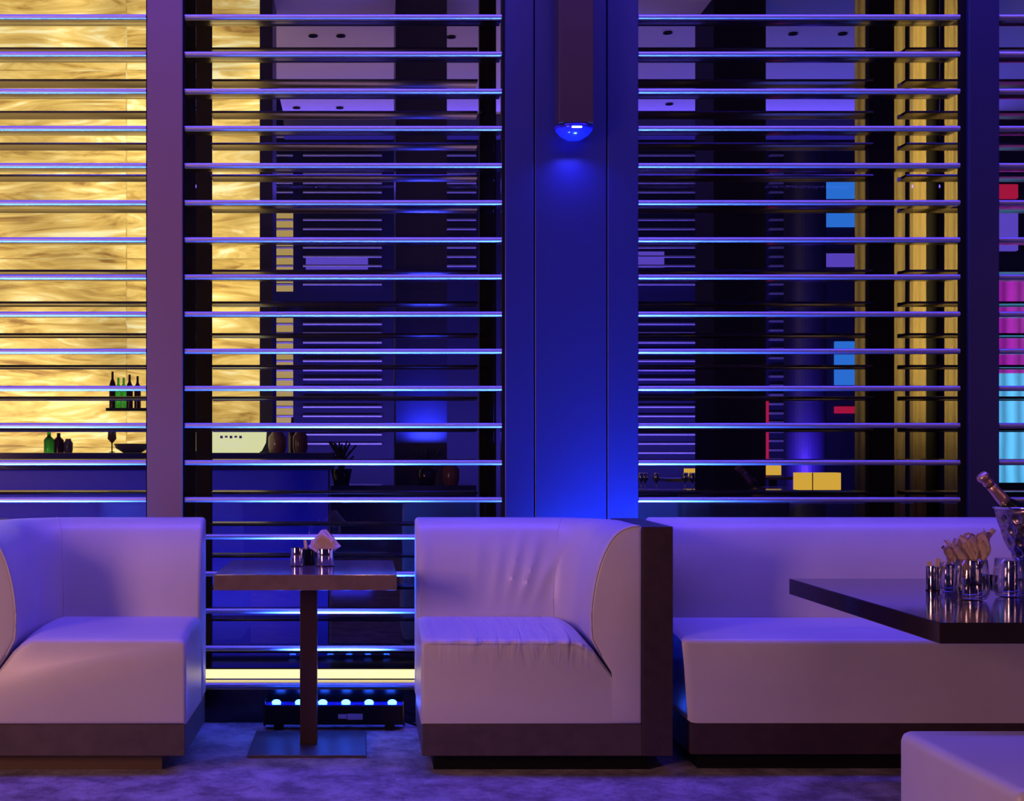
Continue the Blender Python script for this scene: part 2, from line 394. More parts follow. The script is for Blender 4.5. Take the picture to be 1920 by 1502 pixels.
# LED bar fixtures
def led_bar(x0, x1, n, label):
    t = thing('led_bar', label, 'light', ((x0 + x1) / 2, 5.95, 0), 'blue LED bars on the floor along the window')
    h = (x1 - x0) / 2
    obj('housing', B(-h, h, -.035, .045, .025, .108, bev=.006), 'black', t)
    for s in (-1, 1):
        obj('end_cap', B(s * h - .005, s * h + .005, -.038, .048, .02, .128, bev=.003), 'gloss_black', t)
        obj('foot', B(s * h * .8 - .02, s * h * .8 + .02, -.03, .04, 0, .026), 'black', t)
    obj('trough', B(-h + .006, h - .006, -.034, .044, .108, .112), 'bluelens', t)
    for k in range(n):
        x = -h + (k + .5) * 2 * h / n
        bm = bmesh.new(); bmesh.ops.create_uvsphere(bm, u_segments=16, v_segments=10, radius=1)
        for v in bm.verts: v.co = Vector((v.co.x * .020, v.co.y * .016, v.co.z * .013))
        obj('lens', bm, 'ledglow', t, (x, -.010, .118), smooth=True)
    return t
lb = led_bar(PX(497, 5.95), PX(757, 5.95), 6, 'black LED bar with six blue lenses on the floor behind the small table')
for k, (a, b_) in enumerate(((634, 650), (651, 680))):
    d = 5.95 - .0375
    obj('sticker', B(PX(a, d) - lb.location.x, PX(b_, d) - lb.location.x, -.0362, -.0345, .052 - k * .004, .072 + k * .002), 'sticker', lb)
led_bar(-2.0, -1.0, 10, 'black LED bar hidden on the floor behind the left corner seat')
led_bar(.95, 1.5, 6, 'black LED bar hidden on the floor behind the right corner seat')
# cable on the floor by the fixture
bm = tube(bmesh.new(), [(PX(758, 5.95), 5.98, .03), (.24, 5.99, .008), (.5, 6.03, .006), (.9, 6.0, .006)], .005)
tag(obj('cable', bm, 'black', smooth=True), 'black cable running along the floor from the blue LED bar behind the table', 'cable')

# ------------------------------------------------------------------ wall sconce on the pillar
SXc = PX(1078, 5.93)
t = thing('wall_sconce', 'long bronze box sconce with blue downlight on the pillar', 'wall light', (SXc, LF, PZ(234, 5.93)))
obj('housing', B(-.074, .074, -.16, -.02, 0, 2.6, bev=.003), 'sconce', t)
obj('bracket', B(-.05, .05, -.02, 0, .1, 2.5), 'black', t)
spill_dome = lathe([(.0, -.062), (.03, -.058), (.06, -.042), (.078, -.022), (.086, -.004), (.082, -.004), (.0, -.004)], 32)
for v in spill_dome.verts: v.co.y -= .088
obj('lens', spill_dome, 'bluelens', t, smooth=True)  # blue dome stands in for the downlight's spill on the pillar
obj('led', B(-.022, .022, -.178, -.172, -.026, -.018, bev=.002), 'sconceled', t)
area('sconce_light', (SXc, LF - .10, PZ(262, 5.93) - .03), (.1, .05), (.04, .05, 1.0), 1.2, (SXc, LF - .06, 0), 150)

# ------------------------------------------------------------------ corner seats
CF = 5.12
SEC = [(.08, .378), (.035, .445), (.004, .505), (.0, .56), (.0, .60), (.003, .64), (.010, .69), (.020, .74), (.038, .80), (.058, .845), (.082, .885),
       (.112, .912), (.150, .927), (.180, .930), (.194, .924), (.194, .184), (.08, .184)]
def fine(sec, i0, i1, n):
    pts = [Vector(p) for p in sec[i0:i1 + 1]]; out = []
    for k in range(len(pts) - 1):
        p0, p1, p2, p3 = pts[max(k - 1, 0)], pts[k], pts[k + 1], pts[min(k + 2, len(pts) - 1)]
        for s in range(n):
            u = s / n
            q = .5 * ((2 * p1) + (-p0 + p2) * u + (2 * p0 - 5 * p1 + 4 * p2 - p3) * u * u + (-p0 + 3 * p1 - 3 * p2 + p3) * u ** 3)
            out.append((q.x, q.y))
    out.append(tuple(pts[-1])); return sec[:i0] + out + sec[i1 + 1:]
SECF = fine(SEC, 2, 13, 3)
W = .828; YB = .48; TH = .194; R0 = .12
def fold(x, z, k):
    # soft drag folds in the leather of the right seat's back
    f = 0
    for cx_, w_, sl, zc, a in ((.33, .016, .16, .70, .006), (.40, .014, .22, .72, .009), (.46, .015, .30, .70, .011), (.52, .013, .38, .68, .008), (.25, .018, .1, .72, .004), (.03, .03, .0, .72, .007)):
        u = (x - (cx_ + sl * (z - zc))) / w_
        f += a * math.exp(-u * u) * math.exp(-((z - zc - .02) / .12) ** 2)
    return f * k
def back_arm(folds=0, mir=1):
    path = []                              # (x, y, nx, ny)
    n = 34
    for k in range(n + 1): path.append((0 + (W - TH - R0) * k / n, YB, 0, 1))
    cx_, cy_ = W - TH - R0, YB - R0
    for k in range(1, 13):
        a = PI / 2 - PI / 2 * k / 12
        path.append((cx_ + R0 * math.cos(a), cy_ + R0 * math.sin(a), math.cos(a), math.sin(a)))
    for k in range(1, 7): path.append((W - TH, cy_ * (1 - k / 7.0), 1, 0))
    bm = bmesh.new(); rings = []
    def ring(p, sec):
        x, y, nx, ny = p
        return [bm.verts.new((mir * (x + nx * t_), y + ny * t_ - (fold(x, z, folds) if (0 < i < len(sec) - 8) else 0), z)) for i, (t_, z) in enumerate(sec)]
    nl = len(SECF); lock = {0, nl - 1}
    def inz(d):
        s = inset(SECF, d, lock); s = list(s)
        s[0] = SECF[0]; s[nl - 1] = (SECF[nl - 1][0], SECF[nl - 1][1] + d); return s
    # left end: rounded over
    for x_, d in ((0, .014), (.004, .005), (.014, 0)): rings.append(ring((x_, YB, 0, 1), inset(SECF, d)))
    for p_ in path[1:]: rings.append(ring(p_, SECF))
    rings.append(ring((W - TH, .014, 1, 0), SECF))
    rings.append(ring((W - TH, .004, 1, 0), inz(.005)))
    rings.append(ring((W - TH, .0, 1, 0), inz(.013)))
    bridge(bm, rings); return bm
def seat_bm(folds=0, mir=1):
    G = .006
    top = []
    xs = [0.0, .004, .014, .03] + [.03 + .53 * k / 40 for k in range(1, 41)] + [.585, .603, .617]
    zt = []
    for x in xs:
        if x < .03: zt.append(.505 - .022 * (1 - math.sqrt(max(0, 1 - ((.03 - x) / .03) ** 2))))
        elif x > .56: zt.append(.505 - .5 * (x - .56) ** 1.6 * 4)
        else: zt.append(.505)
    poly = [(0, .184), (0, .30), (0, .42)] + list(zip(xs, zt)) + [(.634 + .02 - G, .505 - .036 - .012), (.714 - G * .5, .378 - G), (.714, .36), (.714, .184)]
    n = len(poly); lock = {n - 2}
    rings = []; bm = bmesh.new()
    def ring(y, d, s):
        P = inset(poly, d, lock) if d else poly
        P = list(P)
        if d: P[n - 1] = (poly[n - 1][0], poly[n - 1][1] + d); P[n - 3] = (P[n - 3][0], poly[n - 3][1])
        out = []
        for (x, z) in P:
            k = max(0, (z - .40) / .105)
            zz = z + k * s
            yy = y
            if folds and y < .1 and z > .36:
                yy += folds * .009 * math.exp(-((z - .47) / .045) ** 2) * (math.sin(x * 92 + 2 * math.sin(x * 21)) + .5 * math.sin(x * 57)) * (0.35 + x)
            out.append(bm.verts.new((mir * x, yy, zz)))
        return out
    # front rounded edge; intermediate band so the face can pucker
    rings.append(ring(0.0, .013, -.006)); rings.append(ring(.004, .004, -.005)); rings.append(ring(.013, 0, -.002))
    for y, s in ((.05, .006), (.12, .016), (.22, .024), (.34, .028), (.44, .027), (.50, .027)): rings.append(ring(y, 0, s))
    bridge(bm, rings); return bm
def corner_seat(label, x, mir, folds):
    t = thing('corner_armchair', label, 'armchair', (x, CF, 0), 'pale leather corner armchairs')
    autosmooth(obj('seat', seat_bm(folds, mir), 'creased' if folds else 'leather', t), 50)
    ba = autosmooth(obj('backrest', back_arm(folds, mir), 'leather', t), 50)
    # piping round the arm front
    sec = [p_ for p_ in SECF[1:-3]]
    pts = [(mir * (W - TH + a + .003), .004, z - .002) for a, z in sec]
    obj('piping', tube(bmesh.new(), pts, .0035, 6), 'seam', ba, smooth=True)
    # seam up the inside corner of the back
    for ang in (68,):
        a = math.radians(ang); cx_, cy_ = W - TH - R0, YB - R0
        pts = [(mir * (cx_ + (R0 + t_ - .0005) * math.cos(a)), cy_ + (R0 + t_ - .0005) * math.sin(a), z) for t_, z in sec[1:]]
        obj('seam', tube(bmesh.new(), pts, .0022, 6), 'seam', ba, smooth=True)
    def bb(a, b_, *r, **k): return B(min(mir * a, mir * b_), max(mir * a, mir * b_), *r, **k)
    obj('plinth', bb(0.004, W, .004, .66, .066, .184, bev=.002, seg=1), 'plinth', t)
    obj('side_panel', bb(W, W + .114, 0, .67, .066, .926, bev=.002, seg=1), 'panel', t)
    obj('base', bb(.10 if mir < 0 else .05, W + .04, .075, .60, 0, .066), 'base' if mir < 0 else 'black', t)
    return t
corner_seat('pale leather corner seat cut by the left edge, arm on its left', PX(348, CF), -1, 0)
corner_seat('pale leather corner seat with creased back, right of the small table', PX(790, CF), 1, 1.6)

# ------------------------------------------------------------------ banquette
bx0, bx1 = 1.195, 4.2
t = thing('banquette', 'long pale leather banquette behind the big dark table', 'sofa', (bx0, CF, 0))
BL = bx1 - bx0
bm = bmesh.new(); rings = []
for x_, d in ((0, .014), (.004, .005), (.014, 0), (BL / 2, 0), (BL, 0)):
    rings.append([bm.verts.new((x_, YB + a, z)) for a, z in inset(SECF, d)])
bridge(bm, rings); autosmooth(obj('backrest', bm, 'leather', t), 50)
bm = bmesh.new(); rings = []
sec = [(.03, .184), (.015, .30), (.0, .40), (.0, .485)] + [(.02 - .02 * math.cos(a), .485 + .02 * math.sin(a)) for a in (.4, .8, 1.2, 1.57)] + [(.10, .514), (.25, .525), (.40, .528), (.5, .528), (.5, .184)]
for x_, d in ((0.012, .022), (.002, .010), (.012, .003), (.03, 0), (BL, 0)):
    x2 = x_
    rings.append([bm.verts.new((x2 + (.03 * (1 - min(1, (z - .184) / .3)) if x_ < .05 else 0), a, z)) for a, z in inset(sec, d)])
bridge(bm, rings); autosmooth(obj('seat', bm, 'leather', t), 50)
obj('plinth', B(.04, BL, .03, .66, .066, .184, bev=.002, seg=1), 'panel', t)
obj('base', B(.08, BL, .09, .6, 0, .066), 'black', t)

# ------------------------------------------------------------------ foreground ottoman
bm = B(0, .9, 0, .68, .12, .45, bev=.028, seg=4)
t = thing('ottoman', 'pale leather seat cut by the bottom right corner, nearest of the seats', 'ottoman', (1.455, 3.04, 0))
autosmooth(obj('seat', bm, 'leather', t), 50)
obj('plinth', B(.02, .88, .02, .66, .03, .12), 'plinth', t)
obj('base', B(.08, .82, .08, .6, 0, .03), 'black', t)

# ------------------------------------------------------------------ small square table
t = thing('side_table', 'small square brown table on a flat base plate between the two corner seats', 'table', (PX(579, 5.62), 5.62, 0))
obj('tabletop', B(-.353, .353, -.355, .355, .672, .733, bev=.0025, seg=2), 'table', t)
obj('leg', B(-.035, .035, -.035, .035, .012, .672, bev=.002), 'leg', t)
obj('base_plate', B(-.235, .235, -.235, .235, 0, .012, bev=.002), 'plate', t)
# keep the top where it shows: the photo has it a hand to the left of the leg's axis
TX, TY, TZ = PX(577, 5.62), 5.62, .733

def cup(name, label, x, y, r, h, z=TZ, m_='chrome', grp=None, cat='cup'):
    t = thing(name, label, cat, (x, y, z), grp)
    obj('body', lathe([(0, 0), (r * .96, 0), (r, .003), (r, h - .002), (r * .985, h), (r * .94, h), (r * .94, .006), (0, .006)], 40), m_, t)
    autosmooth(t.children[0])
    obj('foot_ring', lathe([(r * .9, -.0), (r * 1.02, 0), (r * 1.02, .004), (r * .9, .004)], 40), 'gloss_black', t)
    return t
def napkins(label, x, y, z0, w_, h_, n, seed, cat='napkins', tip=True):
    rnd = random.Random(seed)
    t = thing('napkin_stack', label, cat, (x, y, z0))
    for k in range(n):
        a = rnd.uniform(-.32, .32) * (1 if tip else .6) if n > 2 else .12
        bm = bmesh.new(); N = 6 if tip else 14
        grid = []
        for i in range(N + 1):
            row = []
            for j in range(N + 1):
                u, v = i / N - .5, j / N - .5
                if tip:  # square turned on its corner
                    X = (u - v) * w_; Z = (u + v + 1) * h_ / 2
                    if Z < h_ * .5: X *= .35 + .65 * Z / (h_ * .5)
                else:
                    X = u * w_ * (.42 + .58 * (v + .5)) + .03 * w_ * math.sin(v * 9 + k); Z = (v + .5) * h_ * (.80 + .10 * math.sin(u * 9 + k * 2.3) + .07 * math.sin(u * 23 + k * 5) + .30 * u * (1 if w_ > .1 else .2))
                row.append(bm.verts.new((X * math.cos(a) + Z * math.sin(a) * .6, (k - n / 2) * .0035 + .004 * math.sin(u * 7 + v * 5 + k) + (0 if tip else .010 * math.sin(u * 19 + v * 8 + k * 1.7)), Z * math.cos(a))))
            grid.append(row)
        for i in range(N):
            for j in range(N): bm.faces.new((grid[i][j], grid[i + 1][j], grid[i + 1][j + 1], grid[i][j + 1]))
        bmesh.ops.solidify(bm, geom=bm.faces[:], thickness=.0012)
        obj('napkin', bm, 'paper', t, smooth=True)
    return t
def packets(label, x, y, z0, specs):
    t = thing('sugar_packet_bunch', label, 'sugar packets', (x, y, z0))
    for (dx, a, h_, w_) in specs:
        bm = B(-w_ / 2, w_ / 2, -.0015, .0015, 0, h_, bev=.0007, seg=1)
        o = obj('packet', bm, 'packet', t, (dx, 0, 0)); o.rotation_euler = (0, a, 0)
    return t
cy = 5.66
def tx(p, d): return PX(p, d)
cup('metal_cup', 'polished steel cup at the left of the three on the small table', tx(557, cy), cy, .0275, .076, grp='cups on the small table')
cup('metal_cup', 'dark cup between the two bright steel cups on the small table', tx(580, cy + .05), cy + .05, .026, .068, m_='gloss_black', grp='cups on the small table')
cup('metal_cup', 'wide steel napkin cup at the right of the three on the small table', tx(609.5, cy), cy, .037, .073, grp='cups on the small table')
napkins('pale folded napkins standing in the right steel cup on the small table', tx(609.5, cy), cy, TZ + .012, .064, .142, 5, 3)
packets('thin paper packets standing in the dark cup on the small table', tx(579, cy + .05), cy + .05, TZ + .01, ((-.006, -.1, .095, .013), (.004, .12, .10, .012), (.0, .3, .085, .012)))

# ------------------------------------------------------------------ big dark table at the right
t = thing('dining_table', 'big dark lacquered table cut by the right edge', 'table', (1.59, 3.77, 0))
obj('tabletop', B(0, 1.25, 0, 1.33, .675, .733, bev=.002), 'tabledark', t)
obj('leg', B(.80, .90, .60, .70, .015, .675, bev=.003), 'leg', t)
obj('base_plate', B(.55, 1.15, .35, .95, 0, .015, bev=.003), 'plate', t)
def onT(px, py): # point of the tabletop that shows at the given photo position
    d = (EYE - TZ) * F / (py - HY); return PX(px, d), d
x, y = onT(1749, 1107)
cup('metal_cup', 'leftmost small steel cup on the big dark table, holding packets', x, y, .0225, .083, grp='cups on the big dark table')
packets('pale paper packets standing in the leftmost steel cup on the big dark table', x, y, TZ + .012, ((.004, .15, .098, .018), (-.004, -.1, .088, .016), (.010, .35, .092, .016)))
x, y = onT(1787, 1104)
cup('metal_cup', 'middle steel cup on the big dark table, right of the packet cup', x, y, .029, .082, grp='cups on the big dark table')
x2, y2 = onT(1824, 1098)
cup('metal_cup', 'steel napkin cup on the big dark table, seen through the front tumbler', x2, y2, .031, .090, grp='cups on the big dark table')
napkins('crumpled beige napkins fanned above the cups on the big dark table', x2 - .02, y2, TZ + .03, .165, .165, 7, 11, tip=False)
x, y = onT(1895, 1108)
cup('metal_cup', 'rightmost steel cup on the big dark table, in front of the ice bucket', x, y, .022, .100, grp='cups on the big dark table')
x, y = onT(1846, 1092)
t = thing('ashtray', 'low black ashtray on the big dark table behind the front tumbler', 'ashtray', (x, y, TZ))
obj('bowl', lathe([(0, 0), (.036, 0), (.042, .004), (.046, .026), (.040, .026), (.034, .008), (0, .008)], 32), 'gloss_black', t, smooth=True)
def tumbler(label, px, py, r, h):
    x, y = onT(px, py)
    t = thing('tumbler', label, 'glass', (x, y + r * .7, TZ), 'tumblers on the big dark table')
    pr = [(0, 0), (r * .55, 0), (r * .80, .006), (r * .97, .024), (r * 1.0, .045), (r * .93, h * .75), (r * .86, h), (r * .84, h), (r * .905, h * .75), (r * .97, .045), (r * .93, .028), (r * .75, .013), (0, .011)]
    o = obj('body', lathe(pr, 48), 'tumbler', t, smooth=True)
    return t
tumbler('clear round tumbler standing nearest on the big dark table', 1832, 1128, .054, .128)
tumbler('clear tumbler right of the nearest one, cut by the right edge', 1905, 1122, .054, .125)
tumbler('clear tumbler behind and left of the nearest one', 1783, 1112, .030, .10)

# hammered ice bucket
x, y = onT(1938, 1088)
bk = thing('ice_bucket', 'hammered pewter ice bucket cut by the right edge, bottle inside', 'ice bucket', (x, y, TZ))
prof = [(0, 0), (.058, 0), (.060, .010), (.050, .025), (.052, .05), (.072, .09), (.095, .14), (.112, .19), (.124, .235), (.131, .262), (.135, .268), (.128, .268), (.118, .235), (.10, .17), (.06, .07), (0, .06)]
def lerp_prof(pf, n):
    out = []
    for (r0, z0), (r1, z1) in zip(pf, pf[1:]):
        k = max(1, int(math.hypot(r1 - r0, z1 - z0) / .004)) if z0 >= .025 and z1 > z0 else 1
        for i in range(k): out.append((r0 + (r1 - r0) * i / k, z0 + (z1 - z0) * i / k))
    out.append(pf[-1]); return out
pf = lerp_prof(prof, 0)
bm = lathe(pf, 128)
for v in bm.verts:   # rows of round dimples with raised rims
    r = math.hypot(v.co.x, v.co.y)
    if r > .045 and .04 < v.co.z < .255:
        # outer wall only
        a = math.atan2(v.co.y, v.co.x); row = (v.co.z - .04) / .042; ri = int(row); fr = row - ri - .5
        n_ = 14; aa = a / (2 * PI) * n_ + (.5 if ri % 2 else 0); fa = aa - math.floor(aa) - .5
        rad_out = None
        d = math.hypot(fa * 2 * PI * r / n_, fr * .042) / .019
        k = -.006 * max(0, 1 - d * d) + .0035 * math.exp(-((d - 1.05) / .22) ** 2)
        # inner wall vertices face inward; leave them
        inner = v.co.z < .236 and r < (.05 + (v.co.z - .025) * .30)
        if not inner:
            v.co.x += v.co.x / r * k; v.co.y += v.co.y / r * k
obj('body', bm, 'hammered', bk, smooth=True)
obj('rim', lathe([(.126, .262), (.137, .264), (.139, .270), (.126, .272)], 64), 'chrome', bk, smooth=True)
# champagne bottle leaning in the bucket
p0 = Vector((PX(1897, y - .02), y - .02, PZ(955, y - .02))); p1 = Vector((PX(1838, y - .03), y - .03, PZ(889, y - .03)))
ax = (p1 - p0).normalized(); Lb = .315
bt = thing('champagne_bottle', 'champagne bottle with rose gold foil neck leaning out of the ice bucket', 'bottle', tuple(p1 - ax * Lb))
rot = ax.to_track_quat('Z', 'Y').to_euler()
bt.rotation_euler = rot
neck = [(0, .12), (.040, .13), (.032, .155), (.022, .18), (.0185, .21), (.0165, .262), (.0165, .265)]
obj('body', lathe([(0, .07), (.036, .07), (.042, .078), (.043, .125), (.038, .145), (.026, .170), (.018, .19), (0, .19)], 32), 'bottleglass', bt, smooth=True)
obj('foil_neck', lathe([(.0, .175), (.0235, .175), (.0215, .20), (.0185, .235), (.0170, .262), (.0, .262)], 32), 'foil', bt, smooth=True)
obj('foil_band', lathe([(0, .258), (.0185, .258), (.0195, .262), (.0185, .266), (0, .266)], 32), 'foilband', bt, smooth=True)
obj('foil_cap', lathe([(0, .265), (.0185, .266), (.0195, .272), (.0175, .279), (.0180, .288), (.0225, .294), (.0228, .304), (.0185, .312), (.0, .315)], 24), 'foil', bt, smooth=True)

# ------------------------------------------------------------------ beyond the glass
OY = 9.0
on = struct('wall_left', B(-7, PX(487, OY), OY, OY + .08, 0, 6.0), 'onyx')
struct('trim_11', B(PX(487, OY - .1), PX(511, OY - .1), OY - .1, OY + .3, 0, 6.0), 'navy')
# bar
BY = 8.1
bar = thing('bar_counter', 'long bar counter with blue lit front before the onyx wall', 'bar', (-2.8, BY, 0))
bxe = PX(615, BY) + 2.8
obj('front', B(-4, bxe, 0, .5, 0, 1.10), 'barfront', bar)
obj('countertop', B(-4.05, bxe + .03, -.05, .62, 1.10, PZ(849, BY)-.0, bev=.004), 'bartop', bar)
zt = PZ(849, BY)
def bottle(label, px, h, m_, r=.035, d=BY + .2, z=None, shape='wine', name='bottle', cat='bottle', grp='bottles and glasses on the bar'):
    z = zt if z is None else z
    t = None
    if shape == 'wine': pr = [(0, 0), (r, 0), (r, h * .62), (r * .8, h * .7), (r * .36, h * .8), (r * .34, h), (0, h)]
    elif shape == 'jar': pr = [(0, 0), (r * .85, 0), (r, h * .25), (r, h * .7), (r * .6, h * .9), (r * .62, h), (0, h)]
    elif shape == 'bowl': pr = [(0, 0), (r * .5, 0), (r * .9, h * .5), (r, h), (r * .95, h), (0, h * .3)]
    elif shape == 'stem': pr = [(0, 0), (r * .8, .003), (.004, .01), (.004, h * .45), (r * .9, h * .65), (r * .8, h), (r * .76, h), (0, h * .5)]
    o = obj(name, lathe(pr, 24), m_, None, (PX(px, d), d, z), smooth=True); autosmooth(o, 50)
    return tag(o, label, cat, grp)
bottle('short green bottle on the bar before the onyx', 92, .125, 'green', .032)
bottle('dark brown bottle right of the green one on the bar', 110, .12, 'brownglass', .032)
bottle('small blue grey jar right of the brown bottle on the bar', 128, .085, 'bluegrey', .028, shape='jar', name='jar', cat='jar')
bottle('stemmed glass on the bar beside the low bowl', 210, .13, 'rosevase', .03, shape='stem', name='wine_glass', cat='glass')
bottle('wide low blue grey bowl on the bar near the mauve post', 248, .055, 'bluegrey', .11, shape='bowl', name='bowl', cat='bowl')
# glass shelf with bottles in front of the onyx
SY = 8.88; sz = PZ(766, SY)
tag(obj('bottle_shelf', B(PX(205, SY), PX(330, SY), SY - .12, SY + .12, sz - .02, sz), 'gloss_black'), 'dark shelf mounted before the onyx holding a few bottles', 'shelf')
for sxp in (211, 222, 232, 243, 258):
    k = {211: ('slim dark bottle at the left end of the shelf', .24, 'brownglass'), 222: ('green bottle second from the left on the shelf', .20, 'green'), 232: ('green bottle in the middle of the shelf', .20, 'green'),
         243: ('dark bottle right of the middle of the shelf', .22, 'brownglass'), 258: ('dark bottle at the right end of the shelf', .21, 'brownglass')}[sxp]
    bottle(k[0], sxp, k[1], k[2], .022, SY, sz, grp='bottles on the shelf')
# glowing bowl and vases
dlt = thing('light_bowl', 'glowing cream drum lamp on the bar counter', 'lamp', (PX(438, BY + .15), BY + .15, zt))
bm = lathe([(0, 0), (.15, 0), (.17, .012), (.195, .06), (.20, .138), (.19, .138), (0, .134)], 48)
obj('bowl', bm, 'drumglow', dlt, smooth=True)
for k in range(5):
    obj('mark', B(-.06 + k * .028, -.045 + k * .028, -.202, -.190, .085 + .004 * (k % 2), .100), 'bluegrey', dlt)
bottle('round rose glass vase left of the two on the bar right of the glowing drum', 520, .135, 'rosevase', .055, shape='jar', name='vase', cat='vase', grp='vases on the bar')
bottle('second rose glass vase right of the first on the bar', 563, .14, 'rosevase', .045, shape='jar', name='vase', cat='vase', grp='vases on the bar')
bottle('slim bottle standing between the vases on the bar', 548, .22, 'brownglass', .022, grp='vases on the bar', d=BY + .35)
# plants: crowns of thin blades
def plant(label, px, d, z, h, w_, seed):
    rnd = random.Random(seed)
    t = thing('potted_plant', label, 'plant', (PX(px, d), d, z), 'dark plants in the room beyond the glass')
    obj('pot', lathe([(0, 0), (.05, 0), (.07, .10), (.06, .10), (0, .09)], 20), 'gloss_black', t, smooth=True)
    bm = bmesh.new()
    for k in range(34):
        a = rnd.uniform(0, 2 * PI); l_ = rnd.uniform(.5, 1) * h; s_ = rnd.uniform(.2, 1) * w_
        tube(bm, [(0, 0, .08), (s_ * .4 * math.cos(a), s_ * .4 * math.sin(a), .08 + l_ * .6), (s_ * math.cos(a), s_ * math.sin(a), .08 + l_)], .006, 4)
    obj('foliage', bm, 'foliage', t)
plant('dark spiky plant beyond the glass above the small table', 640, 8.85, 1.0, .20, .10, 1)
plant('dark plant beyond the glass left of the black pier foot', 800, 8.7, 1.0, .16, .14, 2)
tag(obj('counter_ledge', B(PX(620, 8.5), PX(893, 8.5), 8.5, 8.98, 0, 1.0), 'bartop'), 'dark ledge beyond the glass carrying plant and vase', 'counter')
bottle('rose mottled vase on the dark ledge beyond the glass', 845, .14, 'rosevase', .055, d=8.7, z=1.0, shape='jar', name='vase', cat='vase', grp='vases on the ledge')

# ceiling beyond, with small downlights
struct('ceiling', B(-.70, 14, 9.0, 12.1, 4.2, 4.3), 'ceilpaint')
struct('trim_12', B(-.70, 14, 12.1, 12.3, 4.02, 4.5), 'navy')
for k, (px_, py_) in enumerate(((587, 66), (639, 66), (846, 68), (1252, 60), (1487, 62), (1580, 62), (556, 201), (637, 201), (1255, 194), (1700, 60))):
    d = 3.0 * F / (HY - py_)
    bm = lathe([(0, 0), (.028, 0), (.034, -.006), (.034, -.010), (.026, -.010), (.022, -.002), (0, -.002)], 20)
    tag(obj('downlight', bm, 'black', None, (PX(px_, d), d, 4.2)), 'small unlit round downlight set in the ceiling beyond the glass', 'light', 'downlights in the far ceiling')
# piers
def pier(n, x0, x1, d, m_='navy', dep=.5):
    struct('trim_%d' % n, B(PX(x0, d), PX(x1, d), d, d + dep, 0, 6.9), m_)
pier(13, 742, 838, 9.0)
pier(14, 1338, 1436, 9.0, 'black')
struct('trim_15', lathe([(PX(800, 15) - PX(762, 15), 0), (PX(800, 15) - PX(762, 15), 6.9)], 40, cx=PX(1509, 15), cy=15), 'navy')
area('column_uplight', (PX(803, 8.8), 8.85, 1.30), (.2, .05), BLUE, 9, (PX(803, 8.9), 9.1, 2.4))
area('round_column_uplight', (PX(1509, 14.3), 14.3, .95), (.4, .1), (.12, .04, 1), 34, (PX(1509, 14), 15, 2.0))

# far wall, 24 m away, with louvred windows
FY = 24.0
struct('wall_back', B(-10, 16, FY + .128, FY + .3, 0, 12), 'farwall')
def far_louvers(px0, px1, py0, py1, label, back=None, step=17.3):
    x0, x1 = PX(px0, FY), PX(px1, FY)
    t = thing('far_louver', label, 'louvre screen', ((x0 + x1) / 2, FY, 0), 'louvre screens on the far wall')
    h = (x1 - x0) / 2; bm = bmesh.new(); y = py0
    while y < py1:
        z = PZ(y, FY)
        sub = slat_bm(-h, h, z, 0, 1); me = bpy.data.meshes.new('tmp'); 
        for v in sub.verts: v.co.y *= 1.0; v.co.z = z + (v.co.z - z) * 1.9
        sub.to_mesh(me); sub.free(); bm.from_mesh(me); bpy.data.meshes.remove(me)
        y += step
    autosmooth(obj('slats', bm, 'slatfar', t)).data.materials.append(M['slatfar'])
    if back:
        for (a, b_, c, d_, m_) in back:
            obj('lit_panel', B(PX(a, FY) - t.location.x, PX(b_, FY) - t.location.x, .110, .126, PZ(d_, FY), PZ(c, FY)), m_, t)
M['slatfar'] = mat('far_slat_metal', (0.6, 0.6, 0.65), 0.3, 0.6)
M['dimgold'] = emis('dim_gold_panel', (0.62, 0.42, 0.12), .75)
far_louvers(509, 549, 256, 545, 'far louvre panel just right of the onyx, upper', [(512, 549, 395, 545, 'dimgold')])
far_louvers(509, 549, 590, 800, 'far louvre panel just right of the onyx, lower', [(512, 549, 590, 800, 'dimgold')])
far_louvers(568, 716, 256, 545, 'far louvre panel left of the first dark pier, upper', [(573, 690, 480, 506, 'violetglow')])
far_louvers(568, 716, 590, 840, 'far louvre panel left of the first dark pier, lower')
far_louvers(838, 893, 256, 500, 'far louvre panel between the first pier and the pillar')
far_louvers(1180, 1310, 256, 545, 'far louvre panel right of the pillar, upper', [(1180, 1248, 470, 500, 'violetglow')])
far_louvers(1180, 1310, 590, 870, 'far louvre panel right of the pillar, lower')
far_louvers(1326, 1337, 240, 870, 'narrow far louvre panel left of the black pier')
far_louvers(1444, 1479, 256, 870, 'far louvre panel right of the black pier')
area('far_louver_light', (PX(1000, 21), 21.5, 1.0), (9, .2), (.16, .10, 1.0), 330, (PX(1000, 21), 24, 3.5))
for k, (a, b_, c, d_, m_, lb_) in enumerate(((1541, 1606, 340, 372, 'cyanglow', 'cyan lit panel high on the far wall right of the round column'), (1541, 1606, 395, 425, 'cyanglow', 'second cyan lit panel on the far wall right of the round column'),
        (1541, 1604, 475, 500, 'violetglow', 'violet lit panel on the far wall right of the round column'), (1566, 1606, 640, 722, 'cyanglow', 'lower cyan lit panel on the far wall right of the round column'),
        (1566, 1606, 762, 775, 'redglow', 'pink lit strip beneath the lower cyan panel'), (1433, 1442, 752, 862, 'redglow', 'narrow red light at the foot of the black pier'))):
    d = FY + .06
    tag(obj('lit_screen', B(PX(a, d), PX(b_, d), d, d + .07, PZ(d_, d), PZ(c, d), bev=.01), m_), lb_, 'screen', 'lit screens in the far room')

